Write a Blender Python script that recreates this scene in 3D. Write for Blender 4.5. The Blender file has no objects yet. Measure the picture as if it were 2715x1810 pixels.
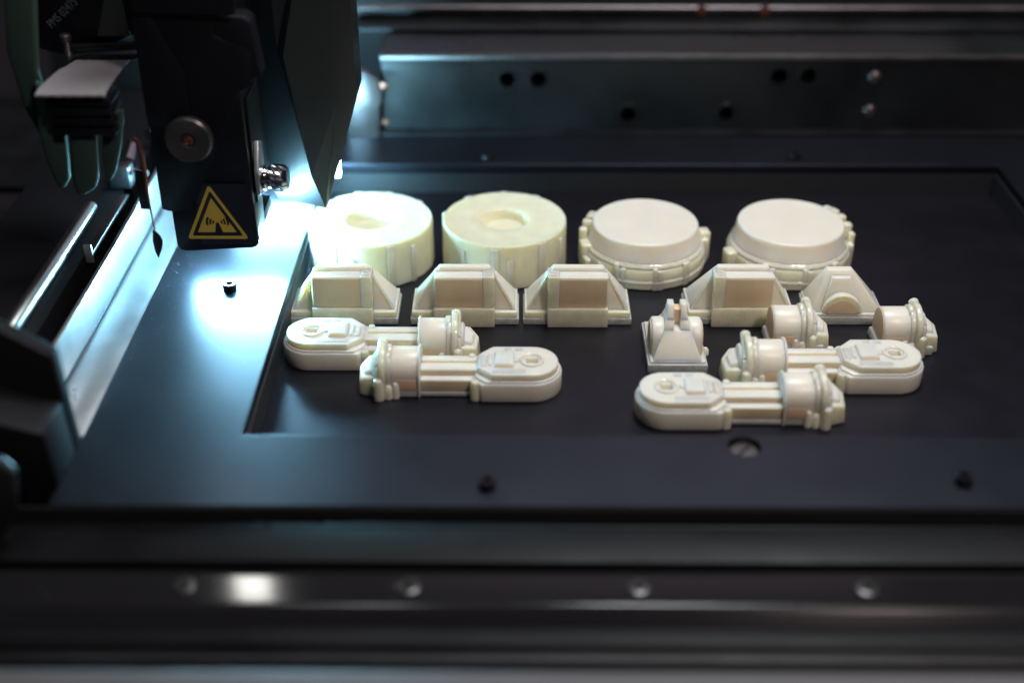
import bpy, bmesh, math, random
from mathutils import Vector, Matrix
random.seed(4)
S = 0.001                      # everything below is written in millimetres
scene = bpy.context.scene
col = scene.collection
PI = math.pi

# ------------------------------------------------------------------ camera
cam = bpy.data.cameras.new('camera'); camo = bpy.data.objects.new('camera', cam); col.objects.link(camo)
cam.sensor_width = 36; cam.lens = 2920/2352*36
cam.clip_start = 0.01; cam.clip_end = 20
pit = math.atan(1809/2920); yaw = math.atan(18*math.cos(pit)/2920)
camo.location = (0, 0, .380)
camo.rotation_euler = (PI/2-pit, 0, yaw)
cam.dof.use_dof = True; cam.dof.focus_distance = .762; cam.dof.aperture_fstop = 2.25; cam.dof.aperture_blades = 9
scene.camera = camo

# ------------------------------------------------------------------ world, room and fill light, exposure
w = bpy.data.worlds.new('World'); scene.world = w; w.use_nodes = True
w.node_tree.nodes['Background'].inputs[0].default_value = (.8, .70, .85, 1)
w.node_tree.nodes['Background'].inputs[1].default_value = .014
def area(name, loc, target, size, power, color, sy=None):
    l = bpy.data.lights.new(name, 'AREA'); l.energy = power; l.color = color; l.size = size*S
    if sy: l.shape = 'RECTANGLE'; l.size_y = sy*S
    o = bpy.data.objects.new(name, l); col.objects.link(o)
    o.location = Vector(loc)*S
    o.rotation_euler = (Vector(target)-Vector(loc)).to_track_quat('-Z', 'Y').to_euler()
    return o
area('hall_and_fill_light', (230, 900, 1250), (80, 640, 0), 420, 12., (.90, .96, 1.0))
area('hall_and_fill_light', (-250, 420, 1500), (60, 600, 0), 220, 1.6, (.92, .95, 1))
area('hall_and_fill_light', (420, 60, 900), (150, 600, 0), 120, 4.2, (1, .84, .78))  # warm fill lamp, added to brighten the fronts of the printed parts
vs = scene.view_settings
vs.view_transform = 'Standard'; vs.look = 'None'; vs.exposure = 0; vs.gamma = 1
scene.render.engine = 'CYCLES'
cy = scene.cycles
cy.use_denoising = True; cy.max_bounces = 8; cy.caustics_reflective = False; cy.caustics_refractive = False
cy.sample_clamp_indirect = 6

# ------------------------------------------------------------------ materials
def mat(name, base, rough=.5, metal=0., spec=.5, sss=0., rad=(1, .7, .4), sscale=3., coat=0., coatr=.1, noise=None,
        bump=None, emit=None, trans=0., aniso=0.):
    """noise=(scale, amount)   bump=list of (kind, scale xyz per mm, strength, distance mm)"""
    m = bpy.data.materials.new(name); m.use_nodes = True
    nt = m.node_tree; b = nt.nodes['Principled BSDF']; I = b.inputs
    I['Base Color'].default_value = (*base, 1); I['Roughness'].default_value = rough; I['Metallic'].default_value = metal
    I['Specular IOR Level'].default_value = spec
    if sss:
        I['Subsurface Weight'].default_value = sss; I['Subsurface Radius'].default_value = rad
        I['Subsurface Scale'].default_value = sscale*S
    I['Coat Weight'].default_value = coat; I['Coat Roughness'].default_value = coatr
    I['Transmission Weight'].default_value = trans
    if emit: I['Emission Color'].default_value = (*emit[0], 1); I['Emission Strength'].default_value = emit[1]
    tc = nt.nodes.new('ShaderNodeTexCoord')
    if noise:
        n = nt.nodes.new('ShaderNodeTexNoise'); n.inputs['Scale'].default_value = noise[0]/S; n.inputs['Detail'].default_value = 5
        nt.links.new(tc.outputs['Object'], n.inputs['Vector'])
        mr = nt.nodes.new('ShaderNodeMapRange'); mr.inputs['From Min'].default_value = .3; mr.inputs['From Max'].default_value = .7
        mr.inputs['To Min'].default_value = 1-noise[1]; mr.inputs['To Max'].default_value = 1+noise[1]
        nt.links.new(n.outputs['Fac'], mr.inputs['Value'])
        mx = nt.nodes.new('ShaderNodeVectorMath'); mx.operation = 'SCALE'; mx.inputs[0].default_value = base
        nt.links.new(mr.outputs['Result'], mx.inputs['Scale']); nt.links.new(mx.outputs[0], I['Base Color'])
        r2 = nt.nodes.new('ShaderNodeMapRange'); r2.inputs['From Min'].default_value = .3; r2.inputs['From Max'].default_value = .7
        r2.inputs['To Min'].default_value = rough*(1-noise[1]*.8); r2.inputs['To Max'].default_value = min(1, rough*(1+noise[1]*.8))
        nt.links.new(n.outputs['Fac'], r2.inputs['Value']); nt.links.new(r2.outputs['Result'], I['Roughness'])
    prev = None
    for kind, sc, st, dist in (bump or []):
        mp = nt.nodes.new('ShaderNodeMapping'); mp.inputs['Scale'].default_value = [k/S for k in sc]
        nt.links.new(tc.outputs['Object'], mp.inputs['Vector'])
        if kind == 'noise':
            t = nt.nodes.new('ShaderNodeTexNoise'); t.inputs['Scale'].default_value = 1; t.inputs['Detail'].default_value = 3
        else:
            t = nt.nodes.new('ShaderNodeTexWave'); t.wave_type = 'BANDS'; t.bands_direction = kind
            t.inputs['Scale'].default_value = 1; t.inputs['Distortion'].default_value = .6; t.inputs['Detail Scale'].default_value = .6
        nt.links.new(mp.outputs[0], t.inputs['Vector'])
        bp = nt.nodes.new('ShaderNodeBump'); bp.inputs['Strength'].default_value = st; bp.inputs['Distance'].default_value = dist*S
        nt.links.new(t.outputs['Fac'], bp.inputs['Height'])
        if prev: nt.links.new(prev.outputs[0], bp.inputs['Normal'])
        prev = bp
    if prev: nt.links.new(prev.outputs[0], I['Normal']); 
    return m
RES = (.88, .83, .72); GEL = (.82, .80, .62)
M = {
 'resin': mat('cured_resin', RES, .34, sss=.95, rad=(1, .78, .42), sscale=6, noise=(.05, .03), bump=[('noise', (1.2, 1.2, 5), .22, .10), ('noise', (.25, .25, .25), .15, .3)]),
 'bare':  mat('bare_resin_face', (.82, .60, .41), .5, spec=.3, sss=.7, rad=(1, .62, .35), sscale=2.4, noise=(.08, .05), bump=[('noise', (2, 2, 5), .3, .08)]),
 'gel':   mat('support_gel', GEL, .24, sss=.95, rad=(.9, .95, .5), sscale=5, coat=.5, noise=(.15, .08),
              bump=[('X', (.27, .27, .27), .45, .18), ('noise', (.9, .9, .5), .5, .35)]),
 'skirt': mat('support_skirt', (.52, .54, .52), .22, sss=.6, rad=(.8, .9, .8), sscale=3, coat=.4, noise=(.3, .12),
              bump=[('X', (.27, .27, .27), .8, .25), ('Z', (.27, .27, .33), .3, .12)]),
 'ribbed': mat('ribbed_resin_wall', (.88, .85, .62), .26, sss=.85, rad=(1, .86, .36), sscale=6, coat=.25, noise=(.1, .05),
              bump=[('X', (.27, .05, 0), .2, .12), ('noise', (.7, .7, .25), .4, .3)]),
 'wet': mat('wet_gel', (.86, .84, .70), .14, sss=.7, rad=(.9, .95, .8), sscale=2.5, coat=.8, coatr=.05, noise=(.3, .06),
              bump=[('noise', (.5, .5, .5), .9, .6)]),
 'deck':  mat('anodised_deck', (.046, .050, .066), .36, metal=.92, noise=(.02, .06), bump=[('noise', (1.5, 1.5, 1.5), .25, .05)]),
 'tray':  mat('tray_plate', (.040, .040, .052), .35, metal=.9, noise=(.03, .06), bump=[('noise', (.12, 2.2, 1), .35, .06)]),
 'rim':   mat('recess_wall', (.028, .030, .034), .38, spec=.8, noise=(1., .3), bump=[('noise', (3, 3, 3), .6, .12)]),
 'black': mat('black_powder_coat', (.004, .0042, .008), .45, spec=.35, noise=(.02, .1), bump=[('noise', (3, 3, 3), .3, .06)]),
 'hood':  mat('dark_grey_powder_coat', (.0075, .010, .012), .42, noise=(.02, .1), bump=[('noise', (1.7, 1.7, 1.7), .5, .1)]),
 'edge':  mat('worn_edge', (.05, .045, .04), .4, metal=.5),
 'steel': mat('brushed_steel', (.42, .44, .46), .32, metal=1, noise=(.05, .1), bump=[('noise', (.05, 3, 3), .25, .04)]),
 'dullsteel': mat('dull_brushed_steel', (.16, .14, .14), .34, metal=.8, noise=(.03, .2)),
 'rodm': mat('ground_steel_rod', (.75, .78, .72), .3, metal=1),
 'railscrew': mat('rail_screw_steel', (.09, .085, .085), .28, metal=.8),
 'matte': mat('matt_black_paint', (.006, .006, .008), .65, spec=.2),
 'chrome': mat('polished_steel', (.62, .62, .64), .14, metal=1, bump=[('noise', (.2, .2, .2), .15, .1)]),
 'alu':   mat('satin_aluminium', (.55, .58, .60), .38, metal=.8, noise=(.04, .12), bump=[('noise', (2, .06, 2), .3, .04)]),
 'beam':  mat('blackened_steel', (.024, .026, .028), .32, metal=.5, noise=(.015, .35), bump=[('noise', (.03, .4, .6), .25, .2)]),
 'dark':  mat('dark_metal', (.011, .011, .013), .42, spec=.4, noise=(.03, .25)),
 'pit':   mat('hole_shade', (.004, .004, .004), .8),  # near-black, puts the shade of holes, slots and gap into the colour
 'screw': mat('black_oxide_screw', (.03, .03, .033), .3, metal=.7),
 'yellow': mat('yellow_print', (.60, .43, .07), .5),
 'film':  mat('label_film', (.014, .015, .024), .35),
 'ribbon': mat('ribbon_cable', (.34, .32, .34), .5, bump=[('X', (.5, 0, 0), .6, .3)]),
 'green': mat('green_silicone', (.024, .056, .044), .75, sss=.5, rad=(.4, 1, .7), sscale=6),
 'copper': mat('copper_strip', (.32, .13, .09), .3, metal=.8),
 'wall':  mat('enclosure_wall', (.014, .016, .017), .5, noise=(.01, .1)),
 'pinkgrey': mat('pinkish_grey', (.36, .25, .30), .6, noise=(.01, .06)),  # pinkish to tint the deck's reflections, shared with the dust
 'casing': mat('grey_casing', (.105, .098, .102), .55, noise=(.05, .04)),
 'grey':  mat('grey_sheet', (.10, .11, .105), .5, noise=(.02, .1)),
 'print': mat('pale_print', (.09, .11, .12), .6),
 'frontm': mat('front_frame', (.005, .005, .006), .5, spec=.25, noise=(.02, .2), bump=[('noise', (.03, 1.5, 1), .2, .05)]),
 'railm': mat('front_rail', (.012, .011, .013), .13, spec=.7, bump=[('noise', (.05, .5, 1), .12, .05)]),
 'lens_rear': mat('rear_lamp_lens', (1, 1, 1), .4, emit=((.33, .75, 1.0), 200.)),
 'lens': mat('lamp_lens', (1, 1, 1), .4, emit=((.33, .75, 1.0), 370.)),
}

# ------------------------------------------------------------------ mesh helpers (millimetres)
class MB:
    def __init__(s): s.bm = bmesh.new()
    def box(s, x0, x1, y0, y1, z0, z1): return s.hull([(x0, y0, z0), (x1, y0, z0), (x1, y1, z0), (x0, y1, z0)], [(x0, y0, z1), (x1, y0, z1), (x1, y1, z1), (x0, y1, z1)])
    def hull(s, bot, top):
        n = len(bot); a = [s.bm.verts.new(p) for p in bot]; b = [s.bm.verts.new(p) for p in top]
        s.bm.faces.new(a[::-1]); s.bm.faces.new(b)
        for i in range(n): s.bm.faces.new((a[i], a[(i+1) % n], b[(i+1) % n], b[i]))
        return s
    def prism(s, poly, ax, a, b):
        """poly extruded along axis 0/1/2 from a to b"""
        def P(p, t):
            q = list(p); q.insert(ax, t); return q
        area2 = sum(poly[i][0]*poly[(i+1) % len(poly)][1]-poly[(i+1) % len(poly)][0]*poly[i][1] for i in range(len(poly)))
        if area2 < 0: poly = poly[::-1]
        A, B = [P(p, a) for p in poly], [P(p, b) for p in poly]
        if (ax == 1) != (b < a): A, B = B, A
        return s.hull(A, B)
    def lathe(s, prof, n=64, c=(0, 0), rf=None, cap=True):
        """prof = list of (r, z) ; first/last r may be 0"""
        rings = []
        for k, (r, z) in enumerate(prof):
            if r < 1e-6: rings.append([s.bm.verts.new((c[0], c[1], z))]); continue
            ring = []
            for i in range(n):
                t = 2*PI*i/n; rr = r+(rf(t, k, z) if rf else 0)
                ring.append(s.bm.verts.new((c[0]+rr*math.cos(t), c[1]+rr*math.sin(t), z)))
            rings.append(ring)
        for a, b in zip(rings, rings[1:]):
            for i in range(n):
                j = (i+1) % n
                if len(a) == 1: s.bm.faces.new((a[0], b[j], b[i]))
                elif len(b) == 1: s.bm.faces.new((a[i], a[j], b[0]))
                else: s.bm.faces.new((a[i], a[j], b[j], b[i]))
        if cap:
            if len(rings[0]) > 1: s.bm.faces.new(rings[0][::-1])
            if len(rings[-1]) > 1: s.bm.faces.new(rings[-1])
        return s
    def cyl(s, p0, p1, r0, r1=None, n=24):
        r1 = r0 if r1 is None else r1
        p0 = Vector(p0); p1 = Vector(p1); d = (p1-p0).normalized()
        u = d.orthogonal().normalized(); v = d.cross(u)
        s.hull([p0+r0*(u*math.cos(2*PI*i/n)+v*math.sin(2*PI*i/n)) for i in range(n)],
               [p1+r1*(u*math.cos(2*PI*i/n)+v*math.sin(2*PI*i/n)) for i in range(n)]); return s
    def tube(s, pts, r, n=10):
        pts = [Vector(p) for p in pts]; rings = []
        for i, p in enumerate(pts):
            d = (pts[min(i+1, len(pts)-1)]-pts[max(i-1, 0)]).normalized()
            u = d.cross(Vector((.123, .9, .3))).normalized(); v = d.cross(u)
            rr = r[i] if isinstance(r, (list, tuple)) else r
            rings.append([s.bm.verts.new(p+rr*(u*math.cos(2*PI*k/n)+v*math.sin(2*PI*k/n))) for k in range(n)])
        for a, b in zip(rings, rings[1:]):
            for k in range(n): s.bm.faces.new((a[k], a[(k+1) % n], b[(k+1) % n], b[k]))
        s.bm.faces.new(rings[0][::-1]); s.bm.faces.new(rings[-1]); return s
    def build(s, name, m, parent=None, bevel=0., seg=2, mirror=False, angle=35, loc=None, smooth=True):
        bm = s.bm
        if mirror: bmesh.ops.transform(bm, matrix=Matrix.Diagonal((-1, 1, 1, 1)), verts=bm.verts)
        bmesh.ops.transform(bm, matrix=Matrix.Diagonal((S, S, S, 1)), verts=bm.verts)
        bmesh.ops.recalc_face_normals(bm, faces=bm.faces)
        if bevel:
            es = [e for e in bm.edges if len(e.link_faces) == 2 and e.calc_face_angle(0) > math.radians(28)]
            if es: bmesh.ops.bevel(bm, geom=es, offset=bevel*S, segments=seg, affect='EDGES', clamp_overlap=True, profile=.5)
        me = bpy.data.meshes.new(name); bm.to_mesh(me); bm.free()
        if smooth:
            me.polygons.foreach_set('use_smooth', [True]*len(me.polygons)); me.set_sharp_from_angle(angle=math.radians(angle))
        me.materials.append(M[m] if isinstance(m, str) else m)
        o = bpy.data.objects.new(name, me); col.objects.link(o)
        if parent: o.parent = parent
        if loc: o.location = Vector(loc)*S
        return o
def thing(name, label, cat, loc=(0, 0, 0), rz=0, group=None):
    o = bpy.data.objects.new(name, None); col.objects.link(o)
    o.location = Vector(loc)*S; o.rotation_euler = (0, 0, rz); o.empty_display_size = .01
    o['label'] = label; o['category'] = cat
    if group: o['group'] = group
    return o
def copy_tree(o, parent=None):
    c = o.copy(); col.objects.link(c); c.parent = parent
    for ch in [x for x in bpy.data.objects if x.parent == o]: copy_tree(ch, c)
    return c
def cut(o, cutters):
    """carve real holes, keep only the result"""
    for c in cutters:
        m = o.modifiers.new('b', 'BOOLEAN'); m.object = c; m.operation = 'DIFFERENCE'; m.solver = 'EXACT'
    dg = bpy.context.evaluated_depsgraph_get(); dg.update()
    me = bpy.data.meshes.new_from_object(o.evaluated_get(dg))
    o.modifiers.clear(); o.data = me
    me.polygons.foreach_set('use_smooth', [False]*len(me.polygons))
    for c in cutters: bpy.data.objects.remove(c)
def lettering(name, txt, size, m, parent, mtx):
    cu = bpy.data.curves.new(name, 'FONT'); cu.body = txt; cu.size = size*S; cu.extrude = .05*S
    t = bpy.data.objects.new(name, cu); col.objects.link(t)
    dg = bpy.context.evaluated_depsgraph_get(); dg.update()
    me = bpy.data.meshes.new_from_object(t.evaluated_get(dg)); bpy.data.objects.remove(t)
    me.materials.clear(); me.materials.append(M[m])
    o = bpy.data.objects.new(name, me); col.objects.link(o); o.parent = parent; o.matrix_local = mtx; return o
def arc(cx, cy_, r, a0, a1, n):
    return [(cx+r*math.cos(math.radians(a0+(a1-a0)*i/n)), cy_+r*math.sin(math.radians(a0+(a1-a0)*i/n))) for i in range(n+1)]

# ------------------------------------------------------------------ setting: deck with its recess, enclosure wall
T = -22.
def ring_slab(xs, ys, z0, z1):
    mb = MB(); bm = mb.bm
    for zz, flip in ((z1, False), (z0, True)):
        g = [[bm.verts.new((x, y, zz)) for y in ys] for x in xs]
        for i in range(3):
            for j in range(3):
                if i == 1 and j == 1: continue
                f = [g[i][j], g[i+1][j], g[i+1][j+1], g[i][j+1]]
                bm.faces.new(f[::-1] if flip else f)
        if flip: b = g
        else: a = g
    def wall(p):
        for k in range(4):
            (i, j), (i2, j2) = p[k], p[(k+1) % 4]
            bm.faces.new((b[i][j], b[i2][j2], a[i2][j2], a[i][j]))
    wall([(0, 0), (3, 0), (3, 3), (0, 3)])
    wall([(1, 3), (2, 3), (2, 2), (1, 2)][::1]) if False else None
    for q in ([(1, 1), (1, 2)], [(1, 2), (2, 2)], [(2, 2), (2, 1)], [(2, 1), (1, 1)]):
        (i, j), (i2, j2) = q
        bm.faces.new((b[i][j], b[i2][j2], a[i2][j2], a[i][j]))
    return mb
deck = ring_slab((-220, -139.8, 350.4, 560), (466.8, 523.2, 859, 911), -7, 0).build('deck', 'deck', bevel=.6)
deck['kind'] = 'structure'
rw = ring_slab((-146, -139.0, 349.6, 356), (517, 524.0, 858.2, 865), -24, -7.2).build('recess_wall', 'rim', deck)
# screws on the deck
def cap_screw(x, y, r=4.2, h=4.6, lean=0):
    mb = MB(); n = 28
    mb.lathe([(r*.96, .0), (r, .4), (r, h-.5), (r*.93, h), (r*.52, h), (r*.50, h-2.6), (0, h-2.6)], n)
    o = mb.build('screw', 'screw', deck, loc=(x, y, 0.02)); return o
for x, y in ((-174.7, 672.2), (-14.4, 481.0), (214.5, 485.6)): cap_screw(x, y)
for x, y in ((-22.6, 869.5), (204.6, 873)): cap_screw(x, y, 4.6, 3.4)
# slotted screw sunk in a round hole near the front of the tray
cutter = MB().cyl((113.8, 514.5, -6), (113.8, 514.5, 5), 8.3, n=40).build('c', 'pit', deck)
cut(deck, [cutter])
ss = MB().lathe([(7.4, -6.2), (7.4, -3.4), (6.6, -2.8), (0, -2.6)], 32).build('screw', 'dullsteel', deck, loc=(113.8, 514.5, 0))
ss['label'] = 'slotted steel screw sunk in a round hole'
MB().box(-6.6, 6.6, -.8, .8, -3.3, -2.45).build('slot', 'pit', ss).rotation_euler = (0, 0, .9)

tray = thing('build_tray', 'flat black build tray sunk in the deck under the printed parts', 'tray', (105, 690, T))
MB().box(-250, 250, -176, 178, -4, 0).build('tray_plate', 'tray', tray)

wall_ = MB().box(-420, 620, 1100, 1106, -40, 92).build('back_wall', 'wall'); wall_['kind'] = 'structure'
cv = MB().prism([(-260, 95), (379, 95), (432, 620), (-260, 620)], 1, 1098, 1106).build('reflected_panel', 'pinkgrey', wall_)  # unseen panel, shaped and tinted for its reflection in the deck
MB().box(-620, 620, 905, 1100, -46, -40).build('machine_floor', 'dark')['kind'] = 'structure'
MB().box(-620, 620, 300, 905, -64, -60).build('machine_floor', 'dark')['kind'] = 'structure'

# ------------------------------------------------------------------ rear beam
beam = thing('gantry_beam', 'dark steel gantry beam with round holes behind the deck', 'beam', (100, 920, 0))
bo = MB().prism([(920, 1.5), (920, 57), (923, 62), (988, 62), (988, 1.5)], 0, -104, 560).build('beam_body', 'beam', beam, bevel=1.2, loc=(-100, -920, 0))
holes = [(-8.4, 42.4), (15.2, 42.5), (196.6, 44.9), (218.5, 44.9), (84.2, 14.8), (159.2, 15.3)]
cs = []
for x, z in holes:
    cs.append(MB().cyl((x-100, -6, z), (x-100, 22, z), 6.2, n=32).build('c', 'pit', beam))
cut(bo, cs)
for x, z in holes:
    MB().cyl((x-100, 17, z), (x-100, 19, z), 6.6, n=24).build('hole_shade_disc', 'pit', beam)  # black disc inside each hole stands in for the shade of its depth
    mb = MB(); n = 32
    rg = lambda r, yy: [(x-100+r*math.cos(2*PI*i/n), yy, z+r*math.sin(2*PI*i/n)) for i in range(n)]
    R4 = [[mb.bm.verts.new(p) for p in rg(r, yy)] for r, yy in ((6.3, 1), (6.3, -.8), (8.1, -.8), (8.6, .1))]
    for a, b in zip(R4, R4[1:]):
        for i in range(n): mb.bm.faces.new((a[i], a[(i+1) % n], b[(i+1) % n], b[i]))
    mb.build('hole_rim', 'beam', beam)
for x, z, m_ in ((268.3, 44.7, 'steel'), (268.3, 18, 'steel')):
    MB().lathe([(5.2, 0), (5.2, 1.4), (3.6, 3.2), (1.4, 3.8), (0, 3.8)], 24).build('bolt', 'dullsteel', beam, loc=(x-100, 0, z)).rotation_euler = (PI/2, 0, 0)
for x in (-85, -30, 38, 105, 172, 238, 300):
    MB().lathe([(3.6, 0), (3.6, 3), (2.2, 3.4), (0, 3.4)], 18).build('bolt', 'screw', beam, loc=(x-100, -4.5, 0.2))
MB().box(-204, 460, -8.5, 0, .3, 2.6).build('beam_foot', 'dark', beam)
MB().box(-204, 460, -1.6, 1.5, 57.5, 61.5).build('beam_lip', 'dullsteel', beam, bevel=1.)
# end bracket of the beam beside the hood
eb = thing('beam_bracket', 'curved pale steel bracket at the left end of the rear beam', 'bracket', (-114, 912, 0))
MB().prism([(-16, 0), (8, 0), (8.5, 22), (12, 34), (10, 46), (0, 53), (-16, 54)], 1, -4, 4).build('bracket_plate', 'dullsteel', eb, bevel=.8)
for z in (14, 43): MB().lathe([(2.4, 0), (2.2, 1.4), (0, 1.6)], 16).build('bolt', 'copper', eb, loc=(13.5, -6, z)).rotation_euler = (PI/2, 0, 0)
rail2 = thing('upper_guide_rail', 'long polished guide rail above and behind the drilled beam', 'rail', (100, 1000, 62.2))
MB().box(-230, 460, -30, -4, 0, 3).build('rail_base', 'beam', rail2, bevel=.6)
MB().box(-230, 460, -4, 8, 0, 12).build('rail_bar', 'dark', rail2, bevel=.8)
MB().cyl((-230, -3.4, 11), (460, -3.4, 11), 2.3, n=16).build('rail_edge', 'dullsteel', rail2)
for x in (45, 95): MB().lathe([(4, 0), (4, 2), (0, 2.6)], 18).build('bolt', 'copper', rail2, loc=(x, -4, 10)).rotation_euler = (PI/2, 0, 0)

# ------------------------------------------------------------------ front frame, rail and casing
ff = thing('front_frame', 'dark flat front frame running below the deck edge', 'frame', (100, 452, -9))
MB().prism([(465.6, -9), (438.5, -9.5), (438.5, -30), (465.6, -30)], 0, -240, 560).build('frame_bar', 'frontm', ff, bevel=.5, loc=(-100, -452, 9))
MB().box(-340, 460, 13.6, 14.4, 0, 8).build('gap_shade_strip', 'pit', ff)  # solid black strip, paints the shade of the gap under the deck edge
MB().box(-330, 460, 9.5, 10.6, .05, .8).build('trim_strip', 'dark', ff, bevel=.2)
fr = thing('screw_rail', 'glossy dark rail with countersunk screws along the front', 'rail', (100, 426, -14))
MB().prism([(437.6, -14), (416, -14.2), (413.2, -15.8), (408, -20), (437.6, -30)], 0, -248, 560).build('rail_bar', 'railm', fr, bevel=.5, smooth=False, loc=(-100, -426, 14))
MB().prism([(407.5, -19.5), (398, -19.8), (395.5, -23), (390, -23.5), (388, -30), (407.5, -30)], 0, -248, 560).build('rail_step', 'frontm', fr, bevel=.8, loc=(-100, -426, 14))
MB().cyl((-340, -36, -8.5), (460, -36, -8.5), 2.4, n=14).build('rail_tube', 'dark', fr)
from_px = [(-149.5, .25), (-48.7, 1), (54.6, 1), (157, 1)]
for x, _ in from_px:
    s_ = MB().lathe([(5.6, 0), (5.4, .9), (4.2, 1.3), (2.0, 1.1), (1.8, .2), (0, .2)], 28).build('screw', 'railscrew', fr, loc=(x-100, 1.0, 0.05))
    for a in (.4, .4+PI/2): MB().box(-3.2, 3.2, -.5, .5, .6, 1.6).build('slot', 'pit', s_).rotation_euler = (0, 0, a)
cs_ = MB().prism([(358, 5), (250, 5), (250, -40), (362, -40), (361, 2)], 0, -420, 620).build('casing_edge', 'casing', None, bevel=1.5)
cs_['kind'] = 'structure'

# dust specks on the deck beside the lamp
dm = MB(); rd_ = random.Random(8)
for k in range(420):
    x = -218+abs(rd_.gauss(0, 26)); y = rd_.uniform(590, 720); q = rd_.uniform(.08, .26); a = rd_.uniform(0, 6)
    if x > -142: continue
    dm.hull([(x+q*math.cos(a+i*2.1), y+q*math.sin(a+i*2.1), .03) for i in range(3)], [(x+.5*q*math.cos(a+i*2.1), y+.5*q*math.sin(a+i*2.1), .03+q*.5) for i in range(3)])
for k in range(260):
    x = rd_.uniform(-130, 345); y = rd_.uniform(555, 850); q = rd_.uniform(.06, .2); a = rd_.uniform(0, 6)
    dm.hull([(x+q*math.cos(a+i*2.1), y+q*math.sin(a+i*2.1), T+.03) for i in range(3)], [(x+.5*q*math.cos(a+i*2.1), y+.5*q*math.sin(a+i*2.1), T+.03+q*.4) for i in range(3)])
d_ = dm.build('dust_specks', 'pinkgrey', None, smooth=False); d_['kind'] = 'stuff'; d_['label'] = 'tiny pale dust specks on the deck and tray'; d_['category'] = 'dust'
# ------------------------------------------------------------------ left guide strips and rails
ls = thing('side_guide_strip', 'bright satin metal strip with an upright flange left of the deck', 'guide strip', (-232, 700, 0))
MB().box(-11.5, 11.8, -178, 205, -3, -.4).build('floor_strip', 'alu', ls, bevel=.2)
MB().box(-14, -11.6, -178, 205, -3, 25).build('flange', 'alu', ls, bevel=.3)
MB().box(-11.6, -10.8, -178, 205, -.4, 1.2).build('seam', 'dark', ls)
for y, z in ((-136, 3.4), (-142, -.2), (-145.5, -.2)):
    MB().lathe([(1.2, 0), (1.0, .9), (.4, 1.2), (0, 1.25)], 16).build('rivet', 'chrome', ls, loc=(-3+(-142-y)*.35, y, -.4))
lr = thing('linear_rail', 'dark linear rail with a polished rod at the far left', 'rail', (-266, 700, 0))
MB().box(-60, 7.5, -190, 240, -20, 24).build('rail_body', 'matte', lr, bevel=.8)
MB().tube([(-5, -128, 27.5), (-5, -126, 27.5), (-5, 12, 27.5), (-5, 30, 27.5)], [3.4, 4.4, 4.4, 3.8], 20).build('rod', 'rodm', lr)
MB().box(8.2, 13.2, -30, 50, 24.2, 27).build('guide_bar', 'dullsteel', lr, bevel=.5)
MB().box(8.2, 13.2, -31.5, -30, 20, 32).build('end_stop', 'alu', lr, bevel=.5)
MB().box(-2, 12, 62, 74, 24, 40).build('clip_block', 'steel', lr, bevel=1.5)
MB().cyl((2, 90, 30), (2, 108, 36), 7, 5, n=24).build('roller', 'chrome', lr)
MB().cyl((6, 78, 33), (22, 66, 34), 2.2, n=16).build('pin', 'chrome', lr)
MB().box(-8, 14, 74, 78, 26, 34).build('cross_bar', 'steel', lr, bevel=.6)
MB().cyl((8, 130, 34), (14, 140, 34), 5, n=20).build('roller', 'chrome', lr)
cb = thing('carriage_end_block', 'big dark out of focus end block at the left front', 'block', (-233, 511, 0))
MB().prism([(13, -3), (11.5, 55), (-11, 70), (-60, 96), (-170, 140), (-170, -3)], 1, -2, 8).build('block_plate', 'matte', cb, bevel=1.5)
MB().prism([(13, -3), (11.5, 30), (-40, 46), (-40, -3)], 1, -30, -2).build('block_foot', 'matte', cb, bevel=1)
fl = thing('side_lever', 'blurred pale grey curved lever at the lower left edge', 'lever', (-235, 450, 0))
MB().prism([(-30, 24), (4, 38), (10, 30), (7, 10), (-2, -6), (2, -24), (-4, -50), (-30, -52)], 1, 0, 7).build('lever_plate', 'dark', fl, bevel=2)
MB().lathe([(3, 0), (2.4, 2), (0, 2.6)], 20).build('bolt', 'chrome', fl, loc=(-4, -1, -20)).rotation_euler = (PI/2, 0, 0)

# ------------------------------------------------------------------ print head
ph = thing('print_head', 'tall black print head block with a yellow warning label on its front', 'print head', (-178, 667, 28))
def hp(pts): return [(x+178, z-28) for x, z in pts]
low = [(-201.6, 60), (-201.4, 33), (-199.5, 29.4), (-196, 28.8), (-157, 31), (-154, 32.2), (-152.6, 35), (-152.8, 60)]
MB().prism(hp(low), 1, 0, 24).build('lower_block', 'black', ph, bevel=1.2)
MB().prism(hp([(-205.6, 260), (-206, 57), (-202.5, 55.6), (-196, 55.6), (-153.2, 55.6), (-153.8, 260)]), 1, .6, 60).build('upper_block', 'black', ph, bevel=.8)
MB().prism(hp([(-206.2, 220), (-206.2, 57.2), (-202.5, 55.8), (-190, 55.8), (-186.8, 60.5), (-154.2, 127)]+arc(-149.0, 137, 6, -30, 95, 8)[0:1]+[(-146.2, 134)]+arc(-152, 146, 8, 0, 90, 6)+[(-164, 160), (-160, 220)]), 1, -1.6, .4).build('cover_plate', 'black', ph, bevel=.35)
MB().prism(hp([(-206.3, 108), (-206.4, 171), (-196, 171), (-182, 140), (-182, 108)]), 1, -2.9, -1.7).build('corner_plate', 'black', ph, bevel=.3)
MB().prism(hp([(-198, 172), (-147, 170), (-143.5, 167), (-140.5, 137), (-153, 133), (-165, 140), (-185, 150)]), 1, -1.2, 14).build('shoulder_plate', 'black', ph, bevel=.8)
MB().prism(hp([(-205, 260), (-204, 174), (-150, 172), (-147, 260)]), 1, -6, -3).build('top_cap', 'black', ph, bevel=1.2)
# side panel facing the hood, with an aluminium bracket
MB().box(25.4, 26.4, 6, 40, 30, 92).build('side_panel', 'hood', ph, bevel=.2)
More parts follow.
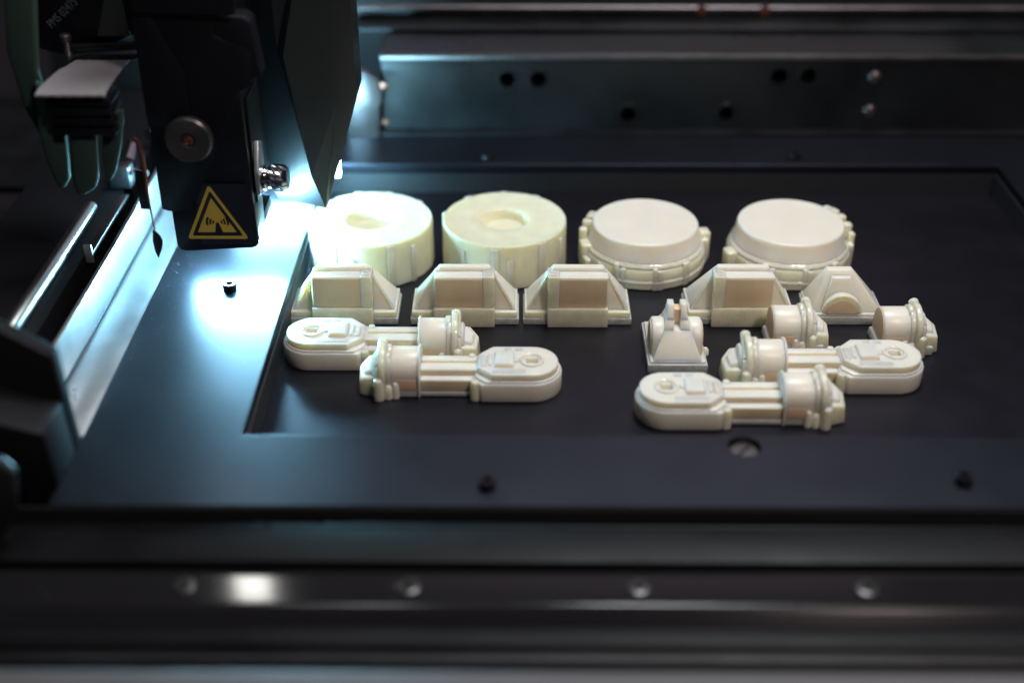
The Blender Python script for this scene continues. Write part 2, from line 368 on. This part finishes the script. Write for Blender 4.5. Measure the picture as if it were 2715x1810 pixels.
# thumb wheel on the front
tw = MB().lathe([(0, 0), (13.0, 0), (13.3, .6), (13.3, 4.4), (12.2, 5.6), (11.7, 5.4), (4.2, 5.0), (3.4, 3.6), (0, 3.4)], 90,
      rf=lambda t, k, z: (.25 if (k in (2, 3) and int(round(t/(2*PI)*90)) % 2) else 0)).build('thumb_wheel', 'steel', ph, loc=(-6.2, -1.4, 73.6), angle=25)
tw.rotation_euler = (PI/2, 0, 0); tw.data.materials[0] = mat('dull_steel', (.10, .095, .095), .35, metal=.7, noise=(.1, .15))
MB().lathe([(3, 3.4), (3, 4.4), (1.6, 5), (.6, 4.6), (0, 4.6)], 20).build('hub', 'copper', tw)
# label on the lower front: dark film, yellow triangle ring, emitter symbol
lab = MB().prism(hp([(-186.3, 33.5), (-155.4, 33.5), (-155.4, 71), (-157.0, 72.6), (-186.3, 72.6)]), 1, -.25, -.02).build('warning_label', 'film', ph)
def tri_round(c, pts, r, n=5):
    out = []
    for i in range(3):
        p0, p, p1 = [Vector(pts[(i+k) % 3]) for k in (-1, 0, 1)]
        a = (p0-p).normalized(); b = (p1-p).normalized(); half = a.angle(b)/2
        d = r/math.tan(half); q0 = p+a*d; q1 = p+b*d
        for k in range(n+1):
            t = k/n; out.append(tuple((1-t)**2*q0+2*t*(1-t)*p+t*t*q1))
    return out
tp = [(-16.2, 9.4), (20.0, 9.4), (.2, 44.4)]                       # in head-local x, z
cx_, cz_ = sum(p[0] for p in tp)/3, sum(p[1] for p in tp)/3
def shrink(k): return [(cx_+(p[0]-cx_)*k, cz_+(p[1]-cz_)*k) for p in tp]
outer = tri_round(None, shrink(1.0), 1.5); inner = tri_round(None, shrink(.83), .9)
mb = MB(); n_ = len(outer)
def ringface(mb, A, B, y):
    va = [mb.bm.verts.new((x, y, z)) for x, z in A]; vb = [mb.bm.verts.new((x, y, z)) for x, z in B]
    for i in range(len(A)): j = (i+1) % len(A); mb.bm.faces.new((va[i], va[j], vb[j], vb[i]))
ringface(mb, outer, inner, -.36)
# inner yellow field with the black arcs and mast as separate pieces on top
mb.prism(tri_round(None, shrink(.63), .15), 1, -.36, -.27)
yl = mb.build('triangle', 'yellow', lab, smooth=False)
mb = MB()
zb = cz_+(9.4-cz_)*.63-.05
c0 = (cx_+1.2, zb+6.2)
for k, (r0, r1) in enumerate(((2.1, 3.0), (3.7, 4.8), (5.5, 6.8))):
    for side in (0, 1):
        a0, a1 = (-14, 36) if side == 0 else (144, 194)
        pts = arc(c0[0], c0[1], r1, a0, a1, 8)+arc(c0[0], c0[1], r0, a1, a0, 8)
        mb.prism(pts, 1, -.44, -.37)
zb = cz_+(9.4-cz_)*.63-.05
mb.prism([(c0[0]-1.1, c0[1]-1.0), (c0[0]-.6, c0[1]+.2), (c0[0]+.6, c0[1]+.2), (c0[0]+1.1, c0[1]-1.0), (c0[0]+2.6, zb), (c0[0]-2.0, zb)], 1, -.44, -.37)
mb.build('symbol', 'film', lab, smooth=False)
# aluminium bracket and knurled screw on the right side
br = MB().prism([(3, 36), (22, 30), (22, 62), (12, 66), (3, 50)], 0, 26.5, 29).build('side_bracket', 'alu', ph, bevel=.5)
ks = thing('knurled_screw', 'small knurled steel thumb screw on the right side of the print head', 'screw', (-147.5, 678, 71.5))
del ks['category'], ks['label']; ks.parent = ph; ks.location = (Vector((-147.5, 678, 71.5))-Vector((-178, 667, 28)))*S
ks.name = 'side_screw'
MB().cyl((-2, 0, 0), (1.4, 0, 0), 7.3, n=36).build('washer', 'chrome', ks, bevel=.4)
MB().cyl((1.4, 0, 0), (4.2, 0, 0), 6.2, n=36).build('collar', 'chrome', ks, bevel=.3)
mb = MB(); n = 44; R_ = []
for i, (x, r) in enumerate(((4.2, 7.0), (4.8, 7.7), (7.0, 7.7), (9.2, 7.7), (11.2, 7.7), (12, 7.5), (13.8, 6.2))):
    R_.append([mb.bm.verts.new((x, (r+(.35 if k % 2 and 1 <= i <= 4 else 0))*math.cos(2*PI*(k+i*1.5)/n), (r+(.35 if k % 2 and 1 <= i <= 4 else 0))*math.sin(2*PI*(k+i*1.5)/n))) for k in range(n)])
for a, b in zip(R_, R_[1:]):
    for k in range(n): mb.bm.faces.new((a[k], a[(k+1) % n], b[(k+1) % n], b[k]))
mb.bm.faces.new(R_[0]); mb.bm.faces.new(R_[-1])
mb.build('knurled_head', 'chrome', ks, angle=20)
# ultraviolet lamp at the foot of the head
uv = thing('uv_lamp', 'blinding blue white curing lamp under the print head', 'lamp', (-137, 705, 30))
MB().prism([(-66, 6), (-16, 6), (-16, 13), (-66, 13)], 1, -11, 10).build('lamp_housing', 'black', uv, bevel=.6)
MB().cyl((-65, -3, -7.5), (-11, -3, -7.5), 4.4, n=24).build('lamp_tube', 'lens', uv)
MB().cyl((-62, 100, -12), (13, 107, -12), 6, n=24).build('lamp_tube', 'lens_rear', uv)
MB().box(-64, 10, 96, 118, -3, 3).build('lamp_housing', 'black', uv, bevel=.6)
MB().box(-18, 5, -6.9, -6.1, 169, 194).build('rail_glint_panel', mat('rail_glint_panel', (.9, .9, .9), .4, emit=((1, .98, .93), 26.)), ph)  # unseen lit panel, added for the bright reflection on the front rail
# ------------------------------------------------------------------ hood beside the head (folded sheet)
hd = thing('lamp_hood', 'folded dark grey sheet metal hood to the right of the print head', 'hood', (-125, 727, 34))
def HV(x, y, z): return (x+125, y-727, z-34)
from_ = {}
mb = MB(); bm = mb.bm
V = {k: bm.verts.new(HV(*p)) for k, p in {
 'a0': (-140.5, 712, 270), 'a1': (-139.5, 712, 137), 'c1': (-135.5, 708, 134), 'c2': (-126.8, 716, 55),
 'n1': (-123.6, 719, 56.9), 'b1': (-165, 727, 104), 'b2': (-161.8, 727, 60.4), 'b3': (-150.8, 727, 35.5),
 'b4': (-120.8, 723, 30.2), 'r1': (-109.9, 722, 97.4), 'r0': (-104, 722, 270),
 's1': (-98.3, 731, 102), 's0': (-95.8, 731, 270), 'b5': (-119.8, 728, 31), 'b0': (-165, 727, 270)}.items()}
B = {k: bm.verts.new(HV(*p)) for k, p in {'b1': (-162, 762, 104), 'b2': (-158, 762, 60), 'b3': (-149, 760, 36), 'b5': (-121, 760, 32), 's1': (-98, 762, 100), 's0': (-98, 762, 270), 'b0': (-162, 762, 270)}.items()}
F = lambda *k: bm.faces.new([V[i] if isinstance(i, str) else i for i in k])
F('a0', 'a1', 'b1', 'b0'); F('a1', 'c1', 'c2', 'b4', 'b3', 'b2', 'b1'); F('c2', 'n1', 'b4')
F('a0', 'r0', 'r1', 'n1', 'c2', 'c1', 'a1'); F('r0', 's0', 's1', 'r1'); F('r1', 's1', 'b5', 'b4', 'n1')
F('b0', 'b1', B['b1'], B['b0']); F('b1', 'b2', B['b2'], B['b1']); F('b2', 'b3', B['b3'], B['b2'])
F('b3', 'b4', 'b5', B['b5'], B['b3']); F('b5', 's1', B['s1'], B['b5']); F('s1', 's0', B['s0'], B['s1'])
bm.faces.new([B[k] for k in ('b0', 'b1', 'b2', 'b3', 'b5', 's1', 's0')])
bmesh.ops.triangulate(bm, faces=[f for f in bm.faces if len(f.verts) > 4])
mb.build('hood_shell', 'hood', hd, angle=24)

# ------------------------------------------------------------------ upper left: cable, connector, wire, silicone fingers
rc = thing('ribbon_cable', 'pale ribbed flat cable bending down at the upper left', 'cable', (-238, 680, 130))
mb = MB(); NX, NY = 12, 14; g = []
for i in range(NY+1):
    t = i/NY; y = -42+t*84; z = 8+2.5*math.sin(t*PI*.9)-t*5.5
    if i == 0: z -= 1.2
    xl = -17+t*t*6+t*2 if t < .5 else -17+t*8; xr = 20-t*3
    g.append([mb.bm.verts.new((xl+(xr-xl)*j/NX-3*(1-t)*.2, y, z+.25*(j % 2))) for j in range(NX+1)])
for i in range(NY):
    for j in range(NX): mb.bm.faces.new((g[i][j], g[i][j+1], g[i+1][j+1], g[i+1][j]))
ge = bmesh.ops.extrude_face_region(mb.bm, geom=mb.bm.faces[:])
bmesh.ops.translate(mb.bm, verts=[v for v in ge['geom'] if isinstance(v, bmesh.types.BMVert)], vec=(0, 0, -1.2))
mb.build('cable_band', 'ribbon', rc)
mb = MB()
for k in range(7): mb.box(-15+k*.6, 19-k*.4, -40+k*1.5, -34+k*1.5, 4.4-k*5.2, 7.6-k*5.2)
for k in range(0): pass
st = thing('cable_chain', 'dark ribbed cable chain hanging under the pale flat cable', 'cable chain', (-238, 680, 120))
for k in range(4):
    MB().box(-15+k*.8, 20-k*.2, -38+k*1.2, -18+k*1.2, 9-k*6.2, 13.6-k*6.2).build('chain_link', 'black', st, bevel=1.2)
cn = thing('black_module', 'black module with faint pale lettering at the top left', 'module', (-245, 700, 150))
MB().prism([(-32, 60), (-32, -8), (-10, -14), (12, -7), (28, -1.5), (30, 60)], 1, 0, 30).build('module_body', 'black', cn, bevel=1)
lettering('lettering', 'PMS 02475', 7.0, 'print', cn, Matrix.Translation(Vector((-17.5, -.6, 2.5))*S) @ Matrix.Rotation(math.radians(-40), 4, 'Y') @ Matrix.Diagonal((.72, 1, 1, 1)) @ Matrix.Rotation(PI/2, 4, 'X'))
MB().prism([(8, -1), (26.4, -1), (25, 26), (17.5, 26)], 1, -3, -1).build('grey_panel', 'grey', cn, bevel=.3)
sc = thing('coil_screw', 'short threaded screw standing beside the black cross rod', 'screw', (-254, 694, 139))
mb = MB(); mb.lathe([(2.2, -2)]+[(2.6 if k % 2 else 2.0, k*.8) for k in range(11)]+[(3.2, 9), (3.2, 11.5), (2.4, 12.4), (0, 12.2)], 22)
mb.build('screw_body', 'dullsteel', sc)
rd = thing('cross_rod', 'black cross rod above the pale flat cable', 'rod', (-236, 695, 143))
MB().cyl((-17, 0, 0), (22, 0, 1.5), 2.6, n=20).build('rod_bar', 'screw', rd)
MB().cyl((-17, -1, -6.5), (22, -1, -4.6), 1.8, n=20).build('rod_bar', 'screw', rd)
wr = thing('wiper_strip', 'thin copper strip with a dark blade hanging left of the print head', 'strip', (-209, 650, 30))
mb = MB(); pth = [(-3.2, 76), (-1.5, 77.5), (.2, 75.5), (1.0, 68), (1.2, 56), (.6, 48), (1.0, 36), (1.3, 24), (1.6, 22)]
bm = mb.bm
mb.tube([(x, 0, z) for x, z in pth], [.9, 1.3, 1.4, 1.4, 1.3, 1.1, .6, .45, .45], 8)
mb.build('copper_strip', 'copper', wr)
MB().prism([(.4, 22), (4, 17.5), (5.2, 14), (3.8, 9), (1.2, 3.6), (-.2, 8), (-.6, 15)], 1, -1.2, 1.2).build('blade', 'dark', wr, bevel=.5)
MB().box(-5, 1, .6, 2.4, 34, 58).build('holder', 'dark', wr, bevel=.4)
sf = thing('silicone_curtain', 'blurred translucent green silicone fingers hanging at the upper left', 'silicone flap', (-235, 655, 110))
for y0, pts in ((2, [(-33, 81.5), (-16, 81.6), (-24, 32), (-21.6, 10), (-23, -7.8), (-29, -7.8), (-36, 12.6), (-38.7, 44)]),
    (-4, [(-24.4, 30), (-18, 21), (-12.6, 10), (-14.9, -15.6), (-16.1, -27.5), (-20.2, -33.7), (-23.5, -32.9), (-27, -18), (-28.4, 0)]),
    (-6, [(-8.1, 15), (1.8, 17), (4.2, 2.5), (.8, -26), (-1.8, -32.5), (-8.9, -36.9), (-12.9, -36.9), (-14.1, -27.5), (-12, -7.8)]),
    (-3, [(8.4, 12.6), (20, 12.7), (15.5, -7.7), (10.1, -23.4), (6.6, -29.3), (3.9, -28.2), (3.6, -18.2)])):
    MB().prism(pts, 1, y0, y0+5).build('finger', 'green', sf, bevel=2.2, seg=3)

# ------------------------------------------------------------------ printed parts
def ribs(rf_seed, base=.25):
    rnd = random.Random(rf_seed); ph_ = [rnd.uniform(0, 6.28) for _ in range(6)]
    def f(t, k, z): return base*(math.sin(23*t+ph_[0])*.4+math.sin(57*t+ph_[1])*.35+math.sin(9*t+ph_[2])*.15)
    return f
def disc_ring(name, label, x, y, seed, rot=0):
    t = thing(name, label, 'printed disc', (x, y, T), rot, 'ring shaped printed discs')
    rf = ribs(seed)
    w_ = lambda t_, k, z: rf(t_, k, z) if k < 5 else (rf(t_, k, z)*.8 if k < 7 else 0)
    MB().lathe([(40.2, 0), (41, .8), (41, 10), (40.8, 20), (40.9, 28.6), (40.6, 30.2), (39.8, 31), (38.8, 30.7), (24, 30.6), (16.6, 30.6), (15.6, 30.2), (14.4, 28.6), (12.6, 24.2), (11.6, 23.8), (0, 23.8)],
               160, rf=w_, cap=False).build('disc_body', 'ribbed', t, angle=30)
    rnd = random.Random(seed)
    for a, w2, h in ((-118, 3.2, 29.2), (-104, 2.6, 22), (-68, 3.4, 29.8), (-42, 2.4, 26), (-150, 2.8, 24), (150, 3, 30.8), (40, 3, 30.9), (75, 2.6, 31.0), (110, 3, 31.3)):
        b_ = MB().prism([(-w2, -1.6), (w2, -1.6), (w2*.8, 1.2), (-w2*.8, 1.2)], 2, 0, h).build('rib', 'gel', t, bevel=.5)
        rr = 40.6; a_ = math.radians(a+rnd.uniform(-3, 3)); b_.location = (rr*math.cos(a_)*S, rr*math.sin(a_)*S, 0); b_.rotation_euler = (0, 0, a_+PI/2+PI)
    return t
disc_ring('ring_disc', 'printed ring disc nearest the lamp, glowing yellow green with its left side blown white', -97, 752, 1)
disc_ring('ring_disc', 'cream printed ring disc with a shallow round recess, evenly lit, second from the lamp', -9, 752.5, 2, .3)
def disc_cap(name, label, x, y, seed, lugs, rot=0):
    t = thing(name, label, 'printed cap', (x, y, T), rot, 'flat topped printed caps')
    rf = ribs(seed, .35)
    w_ = lambda t_, k, z: rf(t_, k, z) if k < 5 else (rf(t_, k, z)*.25 if k < 7 else 0)
    MB().lathe([(39.0, 0), (40.2, .8), (40.2, 8), (40.0, 12.5), (39.4, 13.5), (37.4, 14.4), (37.0, 15.2), (0, 15.2)], 160, rf=w_, cap=False).build('lower_ring', 'ribbed', t, angle=30)
    MB().lathe([(37.2, 13.2), (37.0, 18.2), (36.2, 19.4), (35.0, 27.8), (34.4, 29.3), (33.4, 30), (0, 30)], 128, rf=lambda a, k, z: rf(a, k, z)*.12 if k < 5 else 0, cap=False).build('upper_cap', 'resin', t, angle=30)
    MB().lathe([(38.5, 14.6), (39.0, 15.2), (38.6, 16.2), (37.2, 17.6)], 160, rf=lambda a, k, z: rf(a, k, z)*.8, cap=False).build('ledge', 'wet', t, angle=40)
    for a, r, w2, d, h in lugs:
        a_ = math.radians(a)
        b_ = MB().prism([(-w2, -d), (w2, -d), (w2*.85, d), (-w2*.85, d)], 2, 0, h).build('lug', 'gel', t, bevel=1.2, seg=3)
        b_.location = (r*math.cos(a_)*S, r*math.sin(a_)*S, 0); b_.rotation_euler = (0, 0, a_-PI/2)
    for a, w2, h in ((-121, 2.0, 17), (-114, 1.5, 14.5), (-84, 1.6, 15.6), (-79, 2.2, 14), (-52, 2.8, 16), (-140, 2.0, 13)):
        a_ = math.radians(a)
        b_ = MB().prism([(-w2, -1.6), (w2, -1.6), (w2*.8, 1.4), (-w2*.8, 1.4)], 2, 0, h).build('rib', 'gel', t, bevel=.6)
        b_.location = (39.2*math.cos(a_)*S, 39.2*math.sin(a_)*S, 0); b_.rotation_euler = (0, 0, a_+PI/2)
    MB().lathe([(40.0, 4.4), (41.0, 5.0), (40.9, 6.2), (40.0, 7.2)], 160, rf=lambda a, k, z: rf(a, k, z)*.9, cap=False).build('ledge', 'wet', t, angle=40)
    return t
disc_cap('cap_disc', 'flat topped printed cap with stepped lugs on its left and one lug at its right', 83.5, 751, 3,
    [(168, 38, 3.6, 3.4, 27), (160, 36.5, 5, 3, 29.2), (176, 40.5, 3.2, 2.6, 23.5), (190, 39.5, 5.6, 3.6, 18), (200, 40, 5, 3, 11), (10, 41, 5.0, 3.4, 20), (2, 40, 3.4, 2.6, 17), (215, 40, 3, 2, 8)])
disc_cap('cap_disc', 'flat topped printed cap at the right end of the back row', 179, 751, 5,
    [(196, 41.5, 5.2, 3.6, 15), (187, 40.5, 3, 3, 12), (28, 36, 4, 2.6, 30.6), (18, 37.6, 3.4, 2.6, 29), (8, 39.4, 3.4, 2.6, 26), (0, 41, 3, 2, 22), (36, 35, 3, 2, 31), (-8, 40, 3.4, 2.2, 17)])

def bracket(label, x, mirror, y=0):
    t = thing('printed_bracket', label, 'printed bracket', (x, 667.5+y, T), 0, 'trapezoid printed brackets in the middle row')
    def b(mb, n, m, bv=.4): return mb.build(n, m, t, bevel=bv, mirror=mirror)
    b(MB().box(-32.3, 32.3, 1.5, 31.5, 0, 8.6), 'base_plate', 'gel', .7)
    b(MB().box(-33.2, 33.2, .6, 32.4, 0, 4.5), 'base_skirt', 'skirt', .7)
    b(MB().hull([(-31, 5, 8.4), (31, 5, 8.4), (31, 30.5, 8.4), (-31, 30.5, 8.4)], [(-15, 8.6, 35.6), (15, 8.6, 35.6), (15, 13.2, 35.6), (-15, 13.2, 35.6)]), 'gusset', 'resin', .5)
    # thin raised rims along the two slopes
    for sx in (-1, 1):
        b(MB().hull([(sx*31.2, 4.2, 8.5), (sx*29.2, 4.2, 8.5), (sx*29.2, 6.4, 8.5), (sx*31.2, 6.4, 8.5)][::sx], [(sx*17, 7.6, 34), (sx*15.4, 7.6, 34), (sx*15.4, 9.4, 34), (sx*17, 9.4, 34)][::sx]), 'slope_rib', 'gel', .3)
    b(MB().box(-18, 18, 0, 12.6, 12.5, 33.2), 'front_box', 'resin', .5)
    b(MB().box(-18.4, 18.4, -2.6, 10, 0, 12.8), 'box_foot', 'gel', .6)
    b(MB().box(-18.5, -11.4, -.9, 12.2, 10, 33.9), 'gel_column', 'gel', .6)
    b(MB().box(-11.4, 17.2, -.35, .4, 13.2, 32.0), 'front_face', 'bare', .2)
    b(MB().box(-16.6, -13.0, 1.2, 3.6, 33.7, 34.3), 'pad', 'wet', .2)
    b(MB().box(-16.6, -13.0, 5.4, 7.8, 33.7, 34.3), 'pad', 'wet', .2)
    return t
bracket('printed trapezoid bracket closest to the lamp, tinted green with a white left end', -106.5, True)
bracket('cream trapezoid bracket standing in front of the second ring disc', -32.5, True)
bracket('cream trapezoid bracket third from the left, with its gel strip on the left', 36.5, False)
bracket('cream trapezoid bracket between the slotted clevis and the arched bracket', 136.5, False, 1.0)

# arched bracket (pyramid with a half round boss)
ab = thing('arched_bracket', 'pale printed pyramid bracket with a half round arch on its front', 'printed bracket', (201, 669.5, T))
MB().box(-23.6, 23.8, -.5, 30.5, 0, 5.4).build('base_plate', 'skirt', ab, bevel=.7)
MB().box(-22.6, 22.8, .6, 29.5, 5.2, 7.2).build('upper_base', 'gel', ab, bevel=.4)
MB().hull([(-22, 2.5, 7.0), (22, 2.5, 7.0), (22, 28.5, 7.0), (-22, 28.5, 7.0)], [(-12, 13, 31), (3, 13, 31), (3, 18, 31), (-12, 18, 31)]).build('pyramid', 'resin', ab, bevel=.5)
MB().hull([(-16, 3, 8), (10, 3, 8), (10, 9, 8), (-16, 9, 8)], [(-9.6, 8.4, 28.0), (1.4, 8.4, 28.0), (2, 14, 28.0), (-10, 14, 28.0)]).build('step', 'resin', ab, bevel=.6)
MB().prism([(-16, 7)]+arc(-3, 7, 12.4, 180, 0, 24)+[(10, 7)], 1, 1.4, 12).build('arch', 'gel', ab, bevel=1.6, seg=3)
MB().prism([(-13.5, 7.3)]+arc(-3, 7.3, 9.4, 180, 0, 20)+[(7.5, 7.3)], 1, .7, 1.6).build('arch_face', 'bare', ab, bevel=.4)

# clevis
cl = thing('clevis_bracket', 'printed clevis with a slot between two prongs on a sloping ramp', 'printed clevis', (92, 613, T))
MB().box(-17, 17.6, 1.6, 50, 0, 5.6).build('base_plate', 'skirt', cl, bevel=.8)
MB().box(-15.6, 16.2, 3, 48.4, 5.4, 7).build('upper_base', 'gel', cl, bevel=.4)
def rect(x0, x1, y0, y1, z): return [(x0, y0, z), (x1, y0, z), (x1, y1, z), (x0, y1, z)]
MB().hull(rect(-14, 14, 3.2, 44, 6.8), rect(-7.6, 7.6, 12.6, 32, 22.0)).build('ramp', 'resin', cl, bevel=.1)
for sx in (-1, 1):
    q = lambda a, b, y0, y1, z: rect(min(sx*a, sx*b), max(sx*a, sx*b), y0, y1, z)
    MB().hull(q(1.9, 7.6, 12.6, 32, 21.9), q(1.9, 5.9, 15.9, 30, 27.2)).hull(q(1.9, 5.9, 15.9, 30, 27.1), q(2.0, 5.4, 20.6, 26.6, 35)).build('prong', 'resin', cl, bevel=.12)
    MB().prism([(9, 6)]+arc(21, 14, 11.0, 180, 0, 18)+[(33, 6)], 0, sx*7.0, sx*14.4).build('cross_boss', 'resin', cl, bevel=1.2)
    MB().prism([(11, 6)]+arc(21, 14, 9.0, 180, 0, 18)+[(31, 6)], 0, sx*14.2, sx*15.2).build('boss_face', 'bare', cl, bevel=.5)
MB().box(-2.1, 2.1, 20.5, 27, 22, 31.6).build('slot_web', 'bare', cl, bevel=.3)
MB().lathe([(2.2, 0), (2.0, 3), (1, 4.4), (0, 4.6)], 16).build('gel_drop', 'wet', cl, loc=(17.6, 16, 4))

# the end connector shared by the links and the two short plugs
def tomb(r, zc, y=0, w=None, n=20):
    w = w or r
    return [(y-w, 0)]+[(y+r*math.cos(math.radians(a)), zc+r*math.sin(math.radians(a))) for a in [180-180*i/n for i in range(n+1)]]+[(y+w, 0)]
def connector(t, x0, mirror, L=15.5, gel_foot=True):
    def b(mb, n, m, bv=.5): return mb.build(n, m, t, bevel=bv, mirror=mirror)
    b(MB().prism(tomb(11.8, 12.4), 0, x0, x0+L+3), 'barrel', 'resin', .7)
    b(MB().box(x0+1.2, x0+L-3, -12.15, -6, 4.5, 11.5), 'barrel_face', 'bare', .3)
    b(MB().prism([(p[0], p[1]) for p in tomb(6.6, 20)], 0, x0+L-.5, x0+L+2.4), 'shoulder_knob', 'gel', 1.)
    b(MB().prism(tomb(12.4, 13.2), 0, x0+L, x0+L+3.4), 'neck_flange', 'gel', .9)
    # lens shaped flange with its rounded ridge
    b(MB().prism(tomb(14.2, 13.2, -.4, 13.4), 0, x0+L+3, x0+L+7), 'oval_flange', 'gel', 1.4)
    b(MB().cyl((x0+L+5.2, 9.5, 24.0), (x0+L+6.4, -9.6, 18.2), 3.0, 2.7, 18).cyl((x0+L+6.4, -9.6, 18.2), (x0+L+6.8, -13.2, 10), 2.7, 2.2, 18), 'ridge', 'gel', .3)
    b(MB().lathe([(3.2, 0), (3.1, 9), (2.6, 12.4), (1.2, 13.6), (0, 13.8)], 20, c=(x0+L+6.6, -13.6)), 'foot_column', 'gel', 0)
    b(MB().lathe([(2.6, 0), (2.5, 6), (1.6, 8), (0, 8.6)], 18, c=(x0+L+1.4, -12.2)), 'foot_knob', 'wet', 0)
    b(MB().lathe([(2.2, 0), (2.1, 7), (1.4, 9.4), (0, 9.8)], 18, c=(x0+L-2.6, -12.0)), 'foot_knob', 'wet', 0)
    b(MB().prism(tomb(10.4, 11.4), 0, x0+L+6.6, x0+L+10.4), 'end_dome', 'resin', 2.6)
    b(MB().hull([(x0+L+7, -13, 0), (x0+L+18.4, -9.5, 0), (x0+L+19.6, 3.6, 0), (x0+L+14, 10.5, 0), (x0+L+7, 11, 0)],
                [(x0+L+7, -12, 13), (x0+L+17.4, -8.6, 10.4), (x0+L+18.6, 3, 11.6), (x0+L+13.6, 9.4, 14.5), (x0+L+7, 10, 15)]), 'end_block', 'gel', .9)
    b(MB().hull([(x0+L+9, -9.5, 10), (x0+L+15.6, -7, 9), (x0+L+16.8, 2.6, 10), (x0+L+12.4, 7.6, 12), (x0+L+9, 8, 12)],
                [(x0+L+9, -7, 15.6), (x0+L+14.6, -5.6, 13.2), (x0+L+15.6, 2, 14.2), (x0+L+12, 6, 16.6), (x0+L+9, 6.4, 17)]), 'end_cap', 'resin', .6)
def link(label, x, y, mirror, seed):
    """round eye centred at x, y; the body runs to +x (or -x when mirrored)"""
    t = thing('printed_link', label, 'printed link', (x, y, T), 0, 'long printed links with a round eye at one end')
    def b(mb, n, m, bv=.5): return mb.build(n, m, t, bevel=bv, mirror=mirror)
    def eye(r, x1, c=7): return arc(0, 0, r, 90, 270, 28)+[(x1-c, -r), (x1, -r+c), (x1, r-c), (x1-c, r)]
    b(MB().prism(eye(16.9, 33, 5), 2, 0, 11.6), 'eye_wall', 'resin', .7)
    b(MB().prism(eye(16.0, 31.6, 6), 2, 11.2, 12.9), 'eye_ledge', 'wet', .6)
    ep = b(MB().prism(eye(14.8, 30, 8), 2, 12.4, 17.0), 'eye_plate', 'resin', .45)
    cu = MB().box(-3.4, 3.4, -2.6, 2.6, 11.0, 20).build('c', 'bare', t, mirror=mirror); cut(ep, [cu])
    # raised ring round the hole
    mb = MB()
    mb.lathe([(6.8, 16.6), (6.8, 17.3), (6.4, 17.9), (5.6, 18.0), (5.1, 17.5), (5.0, 16.6)], 48, cap=False)
    b(mb, 'eye_ring', 'wet', 0)
    b(MB().hull([(9.6, -7.2, 16.6), (21.4, -7.2, 16.6), (21.4, 8.6, 16.6), (9.6, 8.6, 16.6)], [(10.6, -5.6, 18.8), (20.2, -5.6, 18.8), (20.2, 7.4, 18.8), (10.6, 7.4, 18.8)]), 'raised_block', 'resin', .8)
    b(MB().hull([(10.0, -7.5, 16.9), (20.6, -7.5, 16.9), (20.6, -6.4, 16.9), (10.0, -6.4, 16.9)], [(10.8, -6.0, 18.4), (19.8, -6.0, 18.4), (19.8, -5.2, 18.4), (10.8, -5.2, 18.4)]), 'block_front', 'bare', .1)
    b(MB().box(7.2, 10.0, -1.6, 1.6, 16.8, 17.9), 'tongue', 'wet', .4)
    b(MB().box(3.6, 22, -12.6, -9.6, 16.8, 17.2), 'gel_patch', 'wet', .2)
    b(MB().box(5, 9.4, 10.4, 12.6, 16.9, 17.3), 'gel_patch', 'wet', .2)
    b(MB().box(11.5, 15.5, 10.6, 12.6, 16.9, 17.3), 'gel_patch', 'wet', .2)
    b(MB().box(22.6, 24.4, -5.5, 6, 16.6, 18.0), 'groove_rib', 'wet', .5)
    b(MB().box(25.4, 28.6, -6, 5, 15.6, 17.7), 'groove_rib', 'gel', .7)
    # shaft
    b(MB().box(30, 64, -10.4, 10, 1.5, 10.8), 'shaft_bar', 'resin', .6)
    b(MB().box(30, 64, -5.6, 1.6, 10.4, 14.4), 'shaft_ridge', 'resin', .5)
    b(MB().box(30, 64, 4.6, 9.6, 10.4, 14.2), 'shaft_ridge', 'resin', .5)
    b(MB().box(30, 64, 1.5, 4.7, 10, 11.8), 'shaft_groove', 'bare', .2)
    b(MB().box(30, 63, -5.85, -5.3, 10.9, 13.9), 'ridge_face', 'bare', .1)
    b(MB().box(30, 63, -10.65, -10.1, 3.6, 10.0), 'bar_face', 'bare', .1)
    b(MB().box(30, 64, -11.6, 11, 0, 3.0), 'shaft_skirt', 'skirt', .9)
    # knobs at the neck
    b(MB().lathe([(3, 0), (2.9, 9.6), (2.2, 11.6), (0, 12)], 20, c=(31.6, -13.2)), 'neck_knob', 'gel', 0)
    b(MB().lathe([(2.6, 0), (2.5, 12.4), (1.8, 14.6), (0, 15)], 20, c=(34, 9.6)), 'neck_knob', 'wet', 0)
    b(MB().hull([(26, -9, 9), (34.5, -8, 9), (34.5, 9, 9), (26, 10, 9)], [(26, -5.5, 17.0), (30, -5, 16.2), (30, 8, 16.2), (26, 8.6, 17.0)]), 'neck_wedge', 'gel', .8)
    # thin collar fin and the connector
    b(MB().prism(tomb(12.9, 12.6), 0, 62.4, 63.6), 'collar_fin', 'resin', .4)
    connector(t, 63.2, mirror)
    return t
link('cream printed link with its round eye beside the left recess wall', -120, 632.8, False, 1)
link('cream printed link at the left front, its round eye pointing right', 8, 601.2, True, 2)
link('pinkish printed link of the right pair lying behind, its round eye pointing right', 213.6, 610, True, 3)
link('foremost printed link of the right pair, its round eye pointing left', 81, 575, False, 4)

def plug(label, x, y):
    t = thing('printed_plug', label, 'printed plug', (x, y, T), 0, 'short printed plugs with a flanged end')
    MB().hull([(-3, -13.4, 0), (30, -13.4, 0), (30, 12, 0), (-3, 12, 0)], [(-2.4, -12.8, 5.6), (30, -12.8, 5.6), (30, 11.5, 5.6), (-2.4, 11.5, 5.6)]).build('base_skirt', 'skirt', t, bevel=1)
    MB().prism(tomb(11.2, 12.4), 0, -.6, .4).build('barrel_end', 'bare', t, bevel=.3)
    connector(t, 0, False)
    return t
plug('short printed plug with a slanted flange between the clevis and the arched bracket', 150.5, 648.5)
plug('short printed plug farthest to the right on the tray', 214.5, 647.5)
